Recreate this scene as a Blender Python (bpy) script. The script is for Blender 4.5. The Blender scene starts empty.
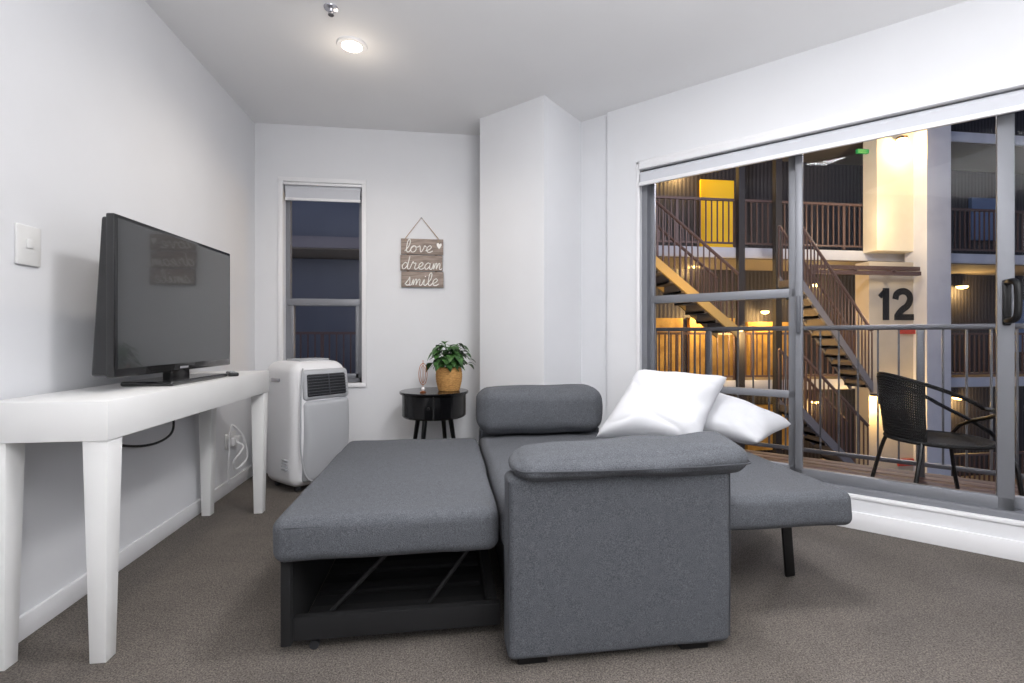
import bpy, bmesh, math, random
from mathutils import Vector, Matrix, Euler, noise
random.seed(7)
sc = bpy.context.scene
TH = math.atan(65/480.0)
C, S = math.cos(TH), math.sin(TH)
CAMZ = 0.95
SW = 4.14            # window wall plane X+Y
CEIL = 2.445
R2 = math.sqrt(0.5)

# ---------- measuring helpers (3D positions measured from sight lines) ----------
def RY(u, v, Y):
    a = (u-512)/480.0
    D = Y/(C-a*S)
    return D*(a*C+S), CAMZ-(v-337)/480.0*D
def RW(u, v, off=0.0):
    a = (u-512)/480.0
    s_ = SW+off/R2
    D = s_/((a*C+S)+(C-a*S))
    X = D*(a*C+S); Y = D*(C-a*S)
    return (X-(Y-SW))*R2, CAMZ-(v-337)/480.0*D
# frame of window wall: x along wall, y outward
MW = Matrix.Translation((0, SW, 0)) @ Matrix.Rotation(-math.pi/4, 4, 'Z')

# ---------- materials ----------
def lin(c):
    r = []
    for x in c:
        x = x/255.0
        r.append(x/12.92 if x <= 0.04045 else ((x+0.055)/1.055)**2.4)
    return (r[0], r[1], r[2], 1)
def mat(name, col, rough=0.5, metal=0.0, col2=None, nscale=6, bump=0.0, bscale=100, emit=None, estr=0, detail=3, stretch=None, coat=0, lo=.38, hi=.62, patch=None):
    m = bpy.data.materials.new(name); m.use_nodes = True
    nt = m.node_tree; b = nt.nodes['Principled BSDF']
    b.inputs['Base Color'].default_value = lin(col)
    b.inputs['Roughness'].default_value = rough
    b.inputs['Metallic'].default_value = metal
    if coat: b.inputs['Coat Weight'].default_value = coat
    tc = nt.nodes.new('ShaderNodeTexCoord')
    mp = nt.nodes.new('ShaderNodeMapping')
    nt.links.new(tc.outputs['Object'], mp.inputs['Vector'])
    if stretch: mp.inputs['Scale'].default_value = stretch
    if col2 is None:
        col2 = tuple(max(0, c*0.992) for c in col)
    n = nt.nodes.new('ShaderNodeTexNoise'); n.inputs['Scale'].default_value = nscale
    n.inputs['Detail'].default_value = detail
    nt.links.new(mp.outputs['Vector'], n.inputs['Vector'])
    r = nt.nodes.new('ShaderNodeValToRGB')
    r.color_ramp.elements[0].position = lo; r.color_ramp.elements[1].position = hi
    r.color_ramp.elements[0].color = lin(col2); r.color_ramp.elements[1].color = lin(col)
    nt.links.new(n.outputs['Fac'], r.inputs['Fac'])
    out = r.outputs['Color']
    if patch:       # low-frequency pile / heather variation
        n3 = nt.nodes.new('ShaderNodeTexNoise'); n3.inputs['Scale'].default_value = patch[0]; n3.inputs['Detail'].default_value = 4
        nt.links.new(mp.outputs['Vector'], n3.inputs['Vector'])
        r3 = nt.nodes.new('ShaderNodeValToRGB')
        r3.color_ramp.elements[0].position = .35; r3.color_ramp.elements[1].position = .65
        g = patch[1]; r3.color_ramp.elements[0].color = (g, g, g, 1); r3.color_ramp.elements[1].color = (1, 1, 1, 1)
        nt.links.new(n3.outputs['Fac'], r3.inputs['Fac'])
        mx = nt.nodes.new('ShaderNodeMix'); mx.data_type = 'RGBA'; mx.blend_type = 'MULTIPLY'; mx.inputs[0].default_value = 1
        nt.links.new(out, mx.inputs[6]); nt.links.new(r3.outputs['Color'], mx.inputs[7]); out = mx.outputs[2]
    nt.links.new(out, b.inputs['Base Color'])
    if bump:
        n2 = nt.nodes.new('ShaderNodeTexNoise'); n2.inputs['Scale'].default_value = bscale
        n2.inputs['Detail'].default_value = 3
        nt.links.new(mp.outputs['Vector'], n2.inputs['Vector'])
        bp = nt.nodes.new('ShaderNodeBump'); bp.inputs['Strength'].default_value = bump
        bp.inputs['Distance'].default_value = 0.004
        nt.links.new(n2.outputs['Fac'], bp.inputs['Height'])
        nt.links.new(bp.outputs['Normal'], b.inputs['Normal'])
    if emit:
        b.inputs['Emission Color'].default_value = lin(emit)
        b.inputs['Emission Strength'].default_value = estr
    return m
def corrugated(name, col, col2, scale):
    m = mat(name, col, 0.6)
    nt = m.node_tree; b = nt.nodes['Principled BSDF']
    tc = nt.nodes.new('ShaderNodeTexCoord')
    w = nt.nodes.new('ShaderNodeTexWave'); w.bands_direction = 'X'; w.inputs['Scale'].default_value = scale
    nt.links.new(tc.outputs['Object'], w.inputs['Vector'])
    r = nt.nodes.new('ShaderNodeValToRGB')
    r.color_ramp.elements[0].color = lin(col2); r.color_ramp.elements[1].color = lin(col)
    nt.links.new(w.outputs['Fac'], r.inputs['Fac'])
    nt.links.new(r.outputs['Color'], b.inputs['Base Color'])
    bp = nt.nodes.new('ShaderNodeBump'); bp.inputs['Strength'].default_value = 0.3; bp.inputs['Distance'].default_value = 0.03
    nt.links.new(w.outputs['Fac'], bp.inputs['Height']); nt.links.new(bp.outputs['Normal'], b.inputs['Normal'])
    return m
def glassmat(name, fac=0.05, tint=(255,255,255)):
    m = bpy.data.materials.new(name); m.use_nodes = True
    nt = m.node_tree; nt.nodes.clear()
    o = nt.nodes.new('ShaderNodeOutputMaterial'); mx = nt.nodes.new('ShaderNodeMixShader')
    t = nt.nodes.new('ShaderNodeBsdfTransparent'); g = nt.nodes.new('ShaderNodeBsdfGlossy')
    t.inputs['Color'].default_value = lin(tint); g.inputs['Roughness'].default_value = 0.01
    mx.inputs['Fac'].default_value = fac
    nt.links.new(t.outputs[0], mx.inputs[1]); nt.links.new(g.outputs[0], mx.inputs[2]); nt.links.new(mx.outputs[0], o.inputs[0])
    return m

M_wall = mat('wall_paint', (219,220,223), 0.75, col2=(217,218,221), nscale=3, bump=0.03, bscale=250)
M_ceil = mat('ceiling_paint', (230,230,231), 0.8, nscale=2)
M_trim = mat('trim_paint', (228,228,230), 0.45)
M_carpet = mat('carpet', (126,118,111), 0.95, col2=(46,42,39), nscale=240, bump=0.7, bscale=260, detail=8, lo=.3, hi=.7, patch=(5, .84))
M_fab = mat('grey_fabric', (100,103,109), 0.92, col2=(58,60,65), nscale=380, bump=0.4, bscale=380, detail=4, lo=.3, hi=.7, patch=(60, .88))
M_piping = mat('fabric_piping', (62,64,69), 0.9)
M_blackfab = mat('black_lining', (15,15,17), 0.9)
M_steel = mat('dark_steel', (18,18,20), 0.7, 0.2)
M_black = mat('black_metal', (18,18,19), 0.4, 0.2)
M_wicker = mat('black_wicker', (14,14,16), 0.8)
M_white = mat('white_lacquer', (221,221,220), 0.35)
M_pillow = mat('white_cotton', (204,205,209), 0.85)
M_tvb = mat('tv_plastic', (14,14,16), 0.25, coat=0.5)
M_screen = mat('tv_screen', (54,56,58), 0.12, coat=.6)
M_alu = mat('grey_aluminium', (126,128,134), 0.45, 0.3)
M_alud = mat('dark_aluminium', (92,94,100), 0.45, 0.3)
M_glass = glassmat('window_glass', 0.006)
M_blind = mat('blind_fabric', (196,198,204), 0.8)
M_plastic = mat('white_plastic', (222,222,224), 0.4)
M_acgrey = mat('grey_plastic', (172,174,178), 0.45)
M_dark = mat('dark_grille', (35,36,40), 0.5)
M_deck = mat('deck_timber', (122,92,84), 0.6, col2=(76,57,52), nscale=8, stretch=(1,12,1))
M_facade = corrugated('corrugated_cladding', (62,60,66), (44,42,48), 3.0)
M_bluegrey = mat('bluegrey_panel', (98,104,118), 0.6, col2=(90,96,110), nscale=1)
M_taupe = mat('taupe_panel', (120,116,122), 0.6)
M_darkpaint = mat('dark_paint', (38,37,42), 0.6)
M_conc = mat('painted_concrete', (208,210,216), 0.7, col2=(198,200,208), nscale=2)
M_string = mat('stringer_paint', (122,120,124), 0.6)
M_string_lit = mat('warm_lit_stringer', (196,166,100), 0.6)  # stringer colour with warm lamplight painted in, for the left flight
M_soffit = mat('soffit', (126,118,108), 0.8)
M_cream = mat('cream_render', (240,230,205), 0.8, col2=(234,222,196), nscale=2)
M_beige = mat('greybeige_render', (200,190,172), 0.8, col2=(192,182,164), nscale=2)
M_rail = mat('brown_steel', (98,78,74), 0.5, 0.2)
M_railb = mat('balcony_steel', (104,106,112), 0.4, 0.5)
M_yellow_glow = mat('glowing_yellow_paint', (250,204,40), 0.6, emit=(246,190,28), estr=0.25)  # emission makes the door paint glow, though it is no lamp
M_ochre_lit = mat('ochre_lit_panel', (208,168,86), 0.7, col2=(172,134,64), nscale=3)  # ochre carries the warm lamplight on the walkway wall
M_lamp = mat('lamp_glow', (255,220,150), 0.5, emit=(255,206,130), estr=14)
M_down = mat('downlight_glow', (255,255,255), 0.5, emit=(255,240,215), estr=25)
M_red = mat('red_sign', (180,60,46), 0.5)
M_green = mat('green_sign', (40,130,70), 0.5, emit=(40,180,90), estr=0.35)
M_wood = mat('weathered_wood', (162,148,138), 0.8, col2=(128,114,106), nscale=10, stretch=(1,1,10))
M_rope = mat('twine', (170,140,105), 0.9)
M_letter = mat('white_lettering', (240,238,234), 0.7)
M_basket = mat('woven_basket', (198,150,88), 0.8, col2=(164,118,64), nscale=60, bump=0.5, bscale=90, stretch=(1,1,3))
M_leaf = mat('leaf_green', (64,104,50), 0.45, col2=(40,74,34), nscale=18)
M_soil = mat('soil', (50,38,30), 0.95)
M_copper = mat('copper_wire', (190,120,76), 0.35, 0.9)
M_table = mat('black_gloss', (12,12,14), 0.15)
M_chrome = mat('chrome', (190,190,195), 0.2, 0.9)
M_text = mat('black_paint', (12,12,14), 0.6)
M_winref = mat('reflection_tinted_pane', (110,134,176), 0.2)  # reflection put into the pane's base colour as pale blue
M_stair = mat('stair_paint', (108,98,90), 0.7)

# ---------- mesh builder ----------
class B:
    def __init__(s):
        s.bm = bmesh.new()
    def merge(s, t, mi):
        for f in t.faces: f.material_index = mi
        me = bpy.data.meshes.new('tmp'); t.to_mesh(me); t.free()
        s.bm.from_mesh(me); bpy.data.meshes.remove(me)
        return s
    def box(s, x0, x1, y0, y1, z0, z1, bev=0.0, mi=0, seg=2, xf=None):
        t = bmesh.new()
        bmesh.ops.create_cube(t, size=1)
        for v in t.verts:
            v.co = Vector((x0+(x1-x0)*(v.co.x+.5), y0+(y1-y0)*(v.co.y+.5), z0+(z1-z0)*(v.co.z+.5)))
        if bev > 0:
            bmesh.ops.bevel(t, geom=list(t.edges), offset=bev, segments=seg, affect='EDGES', profile=0.5)
        if xf: t.transform(xf)
        return s.merge(t, mi)
    def taper(s, cx, cy, z0, z1, w0, w1, mi=0, bev=0.002):
        t = bmesh.new(); bmesh.ops.create_cube(t, size=1)
        for v in t.verts:
            top = v.co.z > 0; w = w1 if top else w0
            v.co = Vector((cx+v.co.x*w, cy+v.co.y*w, z1 if top else z0))
        bmesh.ops.bevel(t, geom=list(t.edges), offset=bev, segments=2, affect='EDGES', profile=0.5)
        return s.merge(t, mi)
    def prism(s, poly, z0, z1, mi=0, bev=0):
        t = bmesh.new()
        a = [t.verts.new((p[0], p[1], z0)) for p in poly]; b = [t.verts.new((p[0], p[1], z1)) for p in poly]
        n = len(poly)
        t.faces.new(a[::-1]); t.faces.new(b)
        for i in range(n): t.faces.new((a[i], a[(i+1) % n], b[(i+1) % n], b[i]))
        bmesh.ops.recalc_face_normals(t, faces=t.faces)
        if bev: bmesh.ops.bevel(t, geom=list(t.edges), offset=bev, segments=2, affect='EDGES', profile=0.5)
        return s.merge(t, mi)
    def tube(s, pts, r, n=8, mi=0, closed=False, smooth=0):
        pts = [Vector(p) for p in pts]
        if smooth: pts = catmull(pts, smooth, closed)
        t = bmesh.new(); rings = []
        N = len(pts); up = None
        for i, p in enumerate(pts):
            if closed: d = pts[(i+1) % N]-pts[i-1]
            else: d = pts[min(i+1, N-1)]-pts[max(i-1, 0)]
            if d.length < 1e-9: d = Vector((0, 0, 1))
            d.normalize()
            if up is None:
                up = Vector((0, 0, 1)) if abs(d.z) < 0.9 else Vector((1, 0, 0))
            up = up-d*up.dot(d)
            if up.length < 1e-6: up = d.orthogonal()
            up.normalize(); sd = d.cross(up)
            rr = r[i] if isinstance(r, (list, tuple)) else r
            rings.append([t.verts.new(p+(up*math.cos(k*2*math.pi/n)+sd*math.sin(k*2*math.pi/n))*rr) for k in range(n)])
        for i in range(N if closed else N-1):
            A = rings[i]; Bq = rings[(i+1) % N]
            for k in range(n): t.faces.new((A[k], A[(k+1) % n], Bq[(k+1) % n], Bq[k]))
        if not closed:
            t.faces.new(rings[0][::-1]); t.faces.new(rings[-1])
        bmesh.ops.recalc_face_normals(t, faces=t.faces)
        return s.merge(t, mi)
    def lathe(s, prof, cx=0, cy=0, n=32, mi=0):
        t = bmesh.new(); rings = []
        for (r, z) in prof:
            rings.append([t.verts.new((cx+max(r, 1e-4)*math.cos(k*2*math.pi/n), cy+max(r, 1e-4)*math.sin(k*2*math.pi/n), z)) for k in range(n)])
        for i in range(len(prof)-1):
            for k in range(n): t.faces.new((rings[i][k], rings[i][(k+1) % n], rings[i+1][(k+1) % n], rings[i+1][k]))
        t.faces.new(rings[0][::-1]); t.faces.new(rings[-1])
        bmesh.ops.recalc_face_normals(t, faces=t.faces)
        return s.merge(t, mi)
    def rbox(s, x0, x1, y0, y1, z0, z1, r=0.04, bulge=(0, 0, 0), mi=0, wob=0.0, fn=None, seg=5, n=12):
        t = bmesh.new()
        h = Vector(((x1-x0)/2, (y1-y0)/2, (z1-z0)/2)); c = Vector(((x0+x1)/2, (y0+y1)/2, (z0+z1)/2))
        def ax(hh):
            rr = min(r, hh*0.98)
            e = [-hh+rr*i/seg for i in range(seg)]
            m = [(-hh+rr)+(2*(hh-rr))*i/n for i in range(n+1)]
            return e+m+[-q for q in e[::-1]]
        A = [ax(h[i]) for i in range(3)]
        cache = {}
        def V(p):
            k = tuple(round(q, 6) for q in p)
            if k in cache: return cache[k]
            rr = Vector([min(r, h[i]*0.98) for i in range(3)])
            p = Vector(p)
            inn = Vector([max(-h[i]+rr[i], min(h[i]-rr[i], p[i])) for i in range(3)])
            d = p-inn
            dn = Vector([d[i]/rr[i] for i in range(3)])
            if dn.length > 1e-8:
                dn.normalize(); q = inn+Vector([dn[i]*rr[i] for i in range(3)])
            else: q = p
            f = [1-(p[i]/h[i])**2 for i in range(3)]
            g = [p[i]/h[i] for i in range(3)]
            q.x += bulge[0]*g[0]*f[1]*f[2]; q.y += bulge[1]*g[1]*f[0]*f[2]; q.z += bulge[2]*g[2]*f[0]*f[1]
            if wob:
                q += noise.noise_vector((q+c)*7)*wob
            q = q+c
            if fn: q = fn(q)
            v = t.verts.new(q); cache[k] = v; return v
        for a in range(3):
            b_, c_ = (a+1) % 3, (a+2) % 3
            for sgn in (-1, 1):
                for i in range(len(A[b_])-1):
                    for j in range(len(A[c_])-1):
                        q = []
                        for (di, dj) in ((0, 0), (1, 0), (1, 1), (0, 1)):
                            p = [0, 0, 0]; p[a] = sgn*h[a]; p[b_] = A[b_][i+di]; p[c_] = A[c_][j+dj]
                            q.append(V(p))
                        if sgn < 0: q = q[::-1]
                        try: t.faces.new(q)
                        except ValueError: pass
        return s.merge(t, mi)
    def done(s, name, mats, parent=None, M=None, label=None, cat=None, kind=None, group=None, smooth=True, ang=35, origin=None):
        bm = s.bm
        M = M or Matrix()
        if origin is None:
            xs = [v.co.x for v in bm.verts]; ys = [v.co.y for v in bm.verts]; zs = [v.co.z for v in bm.verts]
            origin = Vector(((min(xs)+max(xs))/2, (min(ys)+max(ys))/2, min(zs)))
        origin = Vector(origin)
        bmesh.ops.translate(bm, verts=bm.verts, vec=-origin)
        me = bpy.data.meshes.new(name); bm.to_mesh(me); bm.free()
        if not isinstance(mats, (list, tuple)): mats = [mats]
        for m in mats: me.materials.append(m)
        if smooth:
            me.shade_smooth(); me.set_sharp_from_angle(angle=math.radians(ang))
        o = bpy.data.objects.new(name, me); sc.collection.objects.link(o)
        place(o, M @ Matrix.Translation(origin), parent)
        tag(o, label, cat, kind, group)
        return o
WM = {}
def place(o, W, parent=None):
    WM[o.name] = W
    if parent:
        o.parent = parent; o.matrix_parent_inverse = WM[parent.name].inverted()
    o.matrix_basis = W
def tag(o, label=None, cat=None, kind=None, group=None):
    if label: o['label'] = label
    if cat: o['category'] = cat
    if kind: o['kind'] = kind
    if group: o['group'] = group
def empty(name, loc, M=None, parent=None, label=None, cat=None, kind=None, group=None):
    o = bpy.data.objects.new(name, None); o.empty_display_size = 0.1
    sc.collection.objects.link(o)
    place(o, (M or Matrix()) @ Matrix.Translation(loc), parent); tag(o, label, cat, kind, group)
    return o
def catmull(P, k, closed=False):
    out = []; N = len(P)
    rng = N if closed else N-1
    for i in range(rng):
        g = (lambda j: P[j % N]) if closed else (lambda j: P[max(0, min(N-1, j))])
        p0, p1, p2, p3 = g(i-1), g(i), g(i+1), g(i+2)
        for q in range(k):
            t = q/k
            out.append(0.5*((2*p1)+(p2-p0)*t+(2*p0-5*p1+4*p2-p3)*t*t+(3*p1-p0-3*p2+p3)*t**3))
    if not closed: out.append(P[-1])
    return out
def light(name, typ, loc, power, col=(255,255,255), size=0.1, rot=None, parent=None, size_y=None, spot=None, blend=0.5):
    l = bpy.data.lights.new(name, typ); l.energy = power; l.color = lin(col)[:3]
    if typ == 'AREA':
        l.size = size
        if size_y: l.shape = 'RECTANGLE'; l.size_y = size_y
    else: l.shadow_soft_size = size
    if typ == 'SPOT': l.spot_size = spot or 2.2; l.spot_blend = blend
    o = bpy.data.objects.new(name, l); sc.collection.objects.link(o)
    W = Matrix.Translation(loc) @ (Euler(rot).to_matrix().to_4x4() if rot else Matrix())
    place(o, W, parent)
    return o

# =====================================================================
# ROOM SHELL
# =====================================================================
XL, YB, XR, YR = -1.33, 3.56, 3.1, -2.5
ST = dict(kind='structure')
fp = [(XL-.1, YR-.1), (XR+.1, YR-.1), (XR+.1, SW+.14-XR-.1), (SW+.14-YB-.14, YB+.14), (XL-.1, YB+.14)]
B().prism(fp, -0.12, 0).done('floor', M_carpet, label='brown-grey speckled loop pile carpet floor', cat='floor', smooth=False, **ST)
B().prism(fp, CEIL, CEIL+.12).done('ceiling', M_ceil, label='plain white painted plaster ceiling', cat='ceiling', smooth=False, **ST)
B().box(XL-.1, XL, YR-.1, YB+.14, 0, CEIL).done('wall_left', M_wall, label='plain white painted wall beside the console', cat='wall', smooth=False, **ST)
wx0 = RY(283, 0, YB)[0]; wx1 = RY(362, 0, YB)[0]; wz0, wz1 = 0.622, 2.045
b = B()
b.box(XL, wx0, YB, YB+.14, 0, CEIL); b.box(wx1, 0.72, YB, YB+.14, 0, CEIL)
b.box(wx0, wx1, YB, YB+.14, 0, wz0); b.box(wx0, wx1, YB, YB+.14, wz1, CEIL)
b.done('wall_back', M_wall, label='white painted wall with a tall narrow window', cat='wall', smooth=False, **ST)
B().prism([(.223, 3.285), (.595, 2.913), (.95, 3.268), (.60, 3.62)], 0, CEIL).done('wall_corner', M_wall, label='white boxed corner pillar projecting into the room', cat='wall', smooth=False, **ST)
sx0 = RW(640, 0)[0]; sx1 = 4.05
b = B()
e0 = RW(607, 0)[0]
b.box(0.9, e0, .02, .14, 0, CEIL); b.box(e0, sx0, 0, .14, 0, CEIL); b.box(sx1, 4.5, 0, .14, 0, CEIL)
b.box(sx0, sx1, 0, .14, 0, .15); b.box(sx0, sx1, 0, .14, 2.05, CEIL)
b.done('wall_right', M_wall, M=MW, label='white painted angled wall around the sliding door', cat='wall', smooth=False, **ST)
B().box(XR, XR+.1, YR-.1, SW-XR+.1, 0, CEIL).done('wall_side', M_wall, label='plain white painted side wall', cat='wall', smooth=False, **ST)
B().box(XL, XR, YR-.1, YR, 0, CEIL).done('wall_front', M_wall, label='plain white painted wall', cat='wall', smooth=False, **ST)
# baseboards
B().box(XL, XL+.014, YR, YB, 0, .075, .003).done('baseboard_left', M_trim, label='white painted skirting board', cat='baseboard', **ST)
B().box(XL, .5, YB-.014, YB, 0, .075, .003).done('baseboard_back', M_trim, label='white painted skirting board', cat='baseboard', **ST)
B().box(sx0-.2, 4.3, -.014, 0, 0, .085, .003).done('baseboard_right', M_trim, M=MW, label='white painted skirting board under the sliding door', cat='baseboard', **ST)
B().box(sx0, sx1, -.006, .14, .148, .165, .003).done('trim_1', M_trim, M=MW, label='white painted door sill ledge', cat='trim', **ST)
b = B()   # architrave round sliding opening
b.box(sx0-.022, sx0, -.008, .0, .15, 2.07, .002); b.box(sx0-.022, sx1, -.008, .0, 2.05, 2.072, .002)
b.done('trim_2', M_trim, M=MW, label='narrow white trim around the sliding door', cat='trim', **ST)
b = B()
t = .03
b.box(wx0-t, wx0, YB-.01, YB, wz0-t, wz1+t, .002); b.box(wx1, wx1+t, YB-.01, YB, wz0-t, wz1+t, .002)
b.box(wx0-t, wx1+t, YB-.011, YB, wz1, wz1+t, .002); b.box(wx0-t, wx1+t, YB-.014, YB+.06, wz0-t, wz0, .002)
b.done('trim_3', M_trim, label='narrow white trim around the tall window', cat='trim', **ST)

# window_1
w1 = empty('window_1', ((wx0+wx1)/2, YB+.08, wz0), label='tall narrow grey aluminium sash window', cat='window', **ST)
b = B(); yy0, yy1 = YB+.06, YB+.10; f = .03
b.box(wx0, wx0+f, yy0, yy1, wz0, wz1); b.box(wx1-f, wx1, yy0, yy1, wz0, wz1)
b.box(wx0, wx1, yy0, yy1, wz0, wz0+f); b.box(wx0, wx1, yy0, yy1, wz1-f, wz1)
b.box(wx0+.02, wx1-.02, yy0-.01, yy1, 1.175, 1.225, .003)
b.box(wx0+.03, wx0+.055, yy0-.005, yy1, wz0+.03, 1.18, .003); b.box(wx1-.055, wx1-.03, yy0-.005, yy1, wz0+.03, 1.18, .003)
b.box(wx0+.03, wx1-.03, yy0-.005, yy1, wz0+.03, wz0+.06, .003)
b.done('window_frame', M_alu, w1)
B().box(wx0+.02, wx1-.02, YB+.078, YB+.083, wz0+.02, wz1-.02).done('window_glass', M_glass, w1, smooth=False)
# blind of window 1
bl = empty('roller_blind', ((wx0+wx1)/2, YB+.02, 1.92), label='white roller blind rolled up above the narrow window', cat='blind')
B().tube([(wx0+.012, YB+.028, 2.0), (wx1-.012, YB+.028, 2.0)], .026, 20).done('roller', M_blind, bl)
B().box(wx0+.015, wx1-.015, YB+.004, YB+.007, 1.925, 2.0).done('blind_fabric', M_blind, bl)
B().box(wx0+.012, wx1-.012, YB+.0, YB+.014, 1.915, 1.935, .003).done('bottom_bar', M_trim, bl)
B().box(wx0+.002, wx1-.002, YB-.003, YB+.05, 2.025, 2.043, .002).done('head_rail', M_trim, bl)

# sliding door
d1 = empty('door_1', ((sx0+sx1)/2, .08, .165), M=MW, label='wide grey aluminium sliding glass balcony door', cat='door', **ST)
zb, zt = .165, 2.05
b = B()
b.box(sx0, sx0+.035, .03, .13, zb, zt); b.box(sx1-.035, sx1, .03, .13, zb, zt)
b.box(sx0, sx1, .03, .13, zt-.05, zt); b.box(sx0, sx1, .02, .13, zb, zb+.03, .002)
b.done('door_frame', M_alu, d1, M=MW)
def panel(u0, u1, off, th, midrail, nm, us=None, stl=.045, str_=.045):
    a0 = RW(u0, 0, off)[0] if u0 else sx0+.03
    a1 = RW(u1, 0, off)[0] if u1 else sx1-.03
    p = B()
    p.box(a0, a0+stl, off, off+th, zb+.03, zt-.04, .003); p.box(a1-str_, a1, off, off+th, zb+.03, zt-.04, .003)
    p.box(a0, a1, off, off+th, zb+.03, zb+.085, .003); p.box(a0, a1, off, off+th, zt-.09, zt-.04, .003)
    if midrail:
        p.box(a0+.01, a1-.01, off, off+th, 1.165, 1.215, .003)
        p.box(a0+.01, a1-.01, off, off+th, .615, .655, .003)
    o = p.done(nm, M_alu, d1, M=MW)
    B().box(a0+stl-.01, a1-str_+.01, off+th/2-.003, off+th/2+.003, zb+.08, zt-.06).done('glass_pane', M_glass, o, M=MW, smooth=False)
    return o, a0, a1
panel(None, 798, .085, .035, True, 'fixed_panel', stl=.03, str_=.045)
po, pa0, pa1 = panel(795, 1015, .04, .035, False, 'sliding_panel', stl=.035, str_=.055)
panel(1004, None, .085, .035, False, 'fixed_panel', stl=.03)
B().box(pa0+.006, pa0+.026, .018, .04, .97, 1.17, .006).done('door_catch', M_alud, po, M=MW)
b = B(); hx = pa1-.026
b.box(hx-.014, hx+.014, .022, .04, 1.0, 1.20, .006)
b.tube([(hx, .03, 1.185), (hx+.003, -.02, 1.187), (hx+.012, -.045, 1.183), (hx+.018, -.058, 1.165), (hx+.020, -.060, 1.10), (hx+.018, -.058, 1.045), (hx+.012, -.045, 1.025), (hx+.003, -.02, 1.02), (hx, .03, 1.02)], .013, 10, smooth=4)
b.done('door_handle', M_black, po, M=MW)
# wide roller blind
bl = empty('roller_blind', ((sx0+sx1)/2, 0, 1.905), M=MW, label='wide white roller blind rolled up above sliding door', cat='blind')
B().box(sx0+.003, sx1-.003, -.03, .012, 2.008, 2.048, .004).done('head_rail', M_trim, bl, M=MW)
B().tube([(sx0+.01, .004, 1.968), (sx1-.01, .004, 1.968)], .03, 24).done('roller', M_blind, bl, M=MW)
B().box(sx0+.012, sx1-.012, -.028, -.025, 1.915, 1.968).done('blind_fabric', M_blind, bl, M=MW)
B().box(sx0+.01, sx1-.01, -.042, -.022, 1.9, 1.924, .005).done('bottom_bar', M_trim, bl, M=MW)

# =====================================================================
# CEILING ITEMS
# =====================================================================
dl = empty('downlight', (-.482, 2.545, CEIL-.01), label='round recessed ceiling downlight with white rim, lit', cat='ceiling light')
B().lathe([(.05, CEIL-.002), (.05, CEIL-.010), (.072, CEIL-.008), (.077, CEIL)], -.482, 2.545, 40).done('trim_ring', M_trim, dl)
B().lathe([(.0, CEIL-.006), (.05, CEIL-.006), (.05, CEIL-.001)], -.482, 2.545, 32).done('lens', M_down, dl)
light('downlight_bulb', 'SPOT', (-.482, 2.545, CEIL-.03), 26, (255,242,226), .05, parent=dl, spot=2.7, blend=.8)
light('downlight_glow', 'POINT', (-.482, 2.545, CEIL-.16), .9, (255,238,216), .06, parent=dl)
sp = empty('fire_sprinkler', (-.522, 2.27, CEIL-.03), label='small chrome fire sprinkler head in ceiling', cat='sprinkler')
B().lathe([(.032, CEIL), (.030, CEIL-.005), (.012, CEIL-.009), (.008, CEIL-.018), (.004, CEIL-.02)], -.522, 2.27, 24).done('escutcheon', M_chrome, sp)
b = B()
b.lathe([(.013, CEIL-.034), (.013, CEIL-.032)], -.522, 2.27, 20)
b.tube([(-.514, 2.27, CEIL-.016), (-.512, 2.27, CEIL-.025), (-.522, 2.27, CEIL-.033), (-.532, 2.27, CEIL-.025), (-.530, 2.27, CEIL-.016)], .002, 6)
b.done('deflector', M_chrome, sp)

# =====================================================================
# LEFT WALL : switch, outlet, cables
# =====================================================================
sw = empty('light_switch', (XL, 1.725, 1.18), label='white plastic single rocker light switch on wall', cat='light switch')
B().box(XL, XL+.01, 1.68, 1.77, 1.178, 1.305, .004).done('face_plate', M_white, sw)
B().box(XL+.009, XL+.014, 1.712, 1.738, 1.232, 1.262, .003).done('rocker', M_white, sw)
ol = empty('power_outlet', (XL, 3.17, .22), label='white double wall socket with plugs above the skirting', cat='power outlet')
B().box(XL, XL+.01, 3.1, 3.24, .27, .36, .004).done('face_plate', M_white, ol)
B().box(XL+.009, XL+.05, 3.11, 3.15, .285, .335, .008).done('plug', M_plastic, ol)
B().box(XL+.009, XL+.05, 3.18, 3.22, .285, .335, .008).done('plug', M_plastic, ol)
B().tube([(XL+.056, 3.13, .31), (XL+.1, 3.12, .28), (XL+.06, 3.08, .2), (XL+.05, 3.14, .14), (XL+.09, 3.2, .2), (XL+.08, 3.16, .34), (XL+.05, 3.08, .42), (XL+.06, 3.03, .36), (XL+.05, 3.04, .2), (XL+.04, 3.06, .08)], .006, 8, smooth=6).done('white_power_cord', M_plastic, label='loose coiled white power cord hanging from wall socket', cat='cable')
B().tube([(XL+.012, 1.98, .645), (XL+.014, 2.04, .58), (XL+.02, 2.12, .52), (XL+.03, 2.24, .485), (XL+.04, 2.36, .475), (XL+.04, 2.46, .495), (XL+.03, 2.50, .55), (XL+.015, 2.49, .645)], .0055, 8, smooth=6).done('black_cable', M_black, label='thin black television cable looping below console top', cat='cable')

# =====================================================================
# CONSOLE TABLE
# =====================================================================
TX0, TX1, TY0, TY1, TZ = -1.305, -.97, 1.53, 2.80, .765
ct = empty('console_table', ((TX0+TX1)/2, (TY0+TY1)/2, 0), label='long white lacquered console table with tapered legs', cat='table')
B().box(TX0, TX1, TY0, TY1, TZ-.115, TZ, .002).done('table_top', M_white, ct)
for (x, y) in ((TX0+.037, TY0+.037), (TX1-.037, TY0+.037), (TX0+.037, TY1-.037), (TX1-.037, TY1-.037)):
    B().taper(x, y, 0, TZ-.1155, .044, .066).done('leg', M_white, ct)

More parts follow.
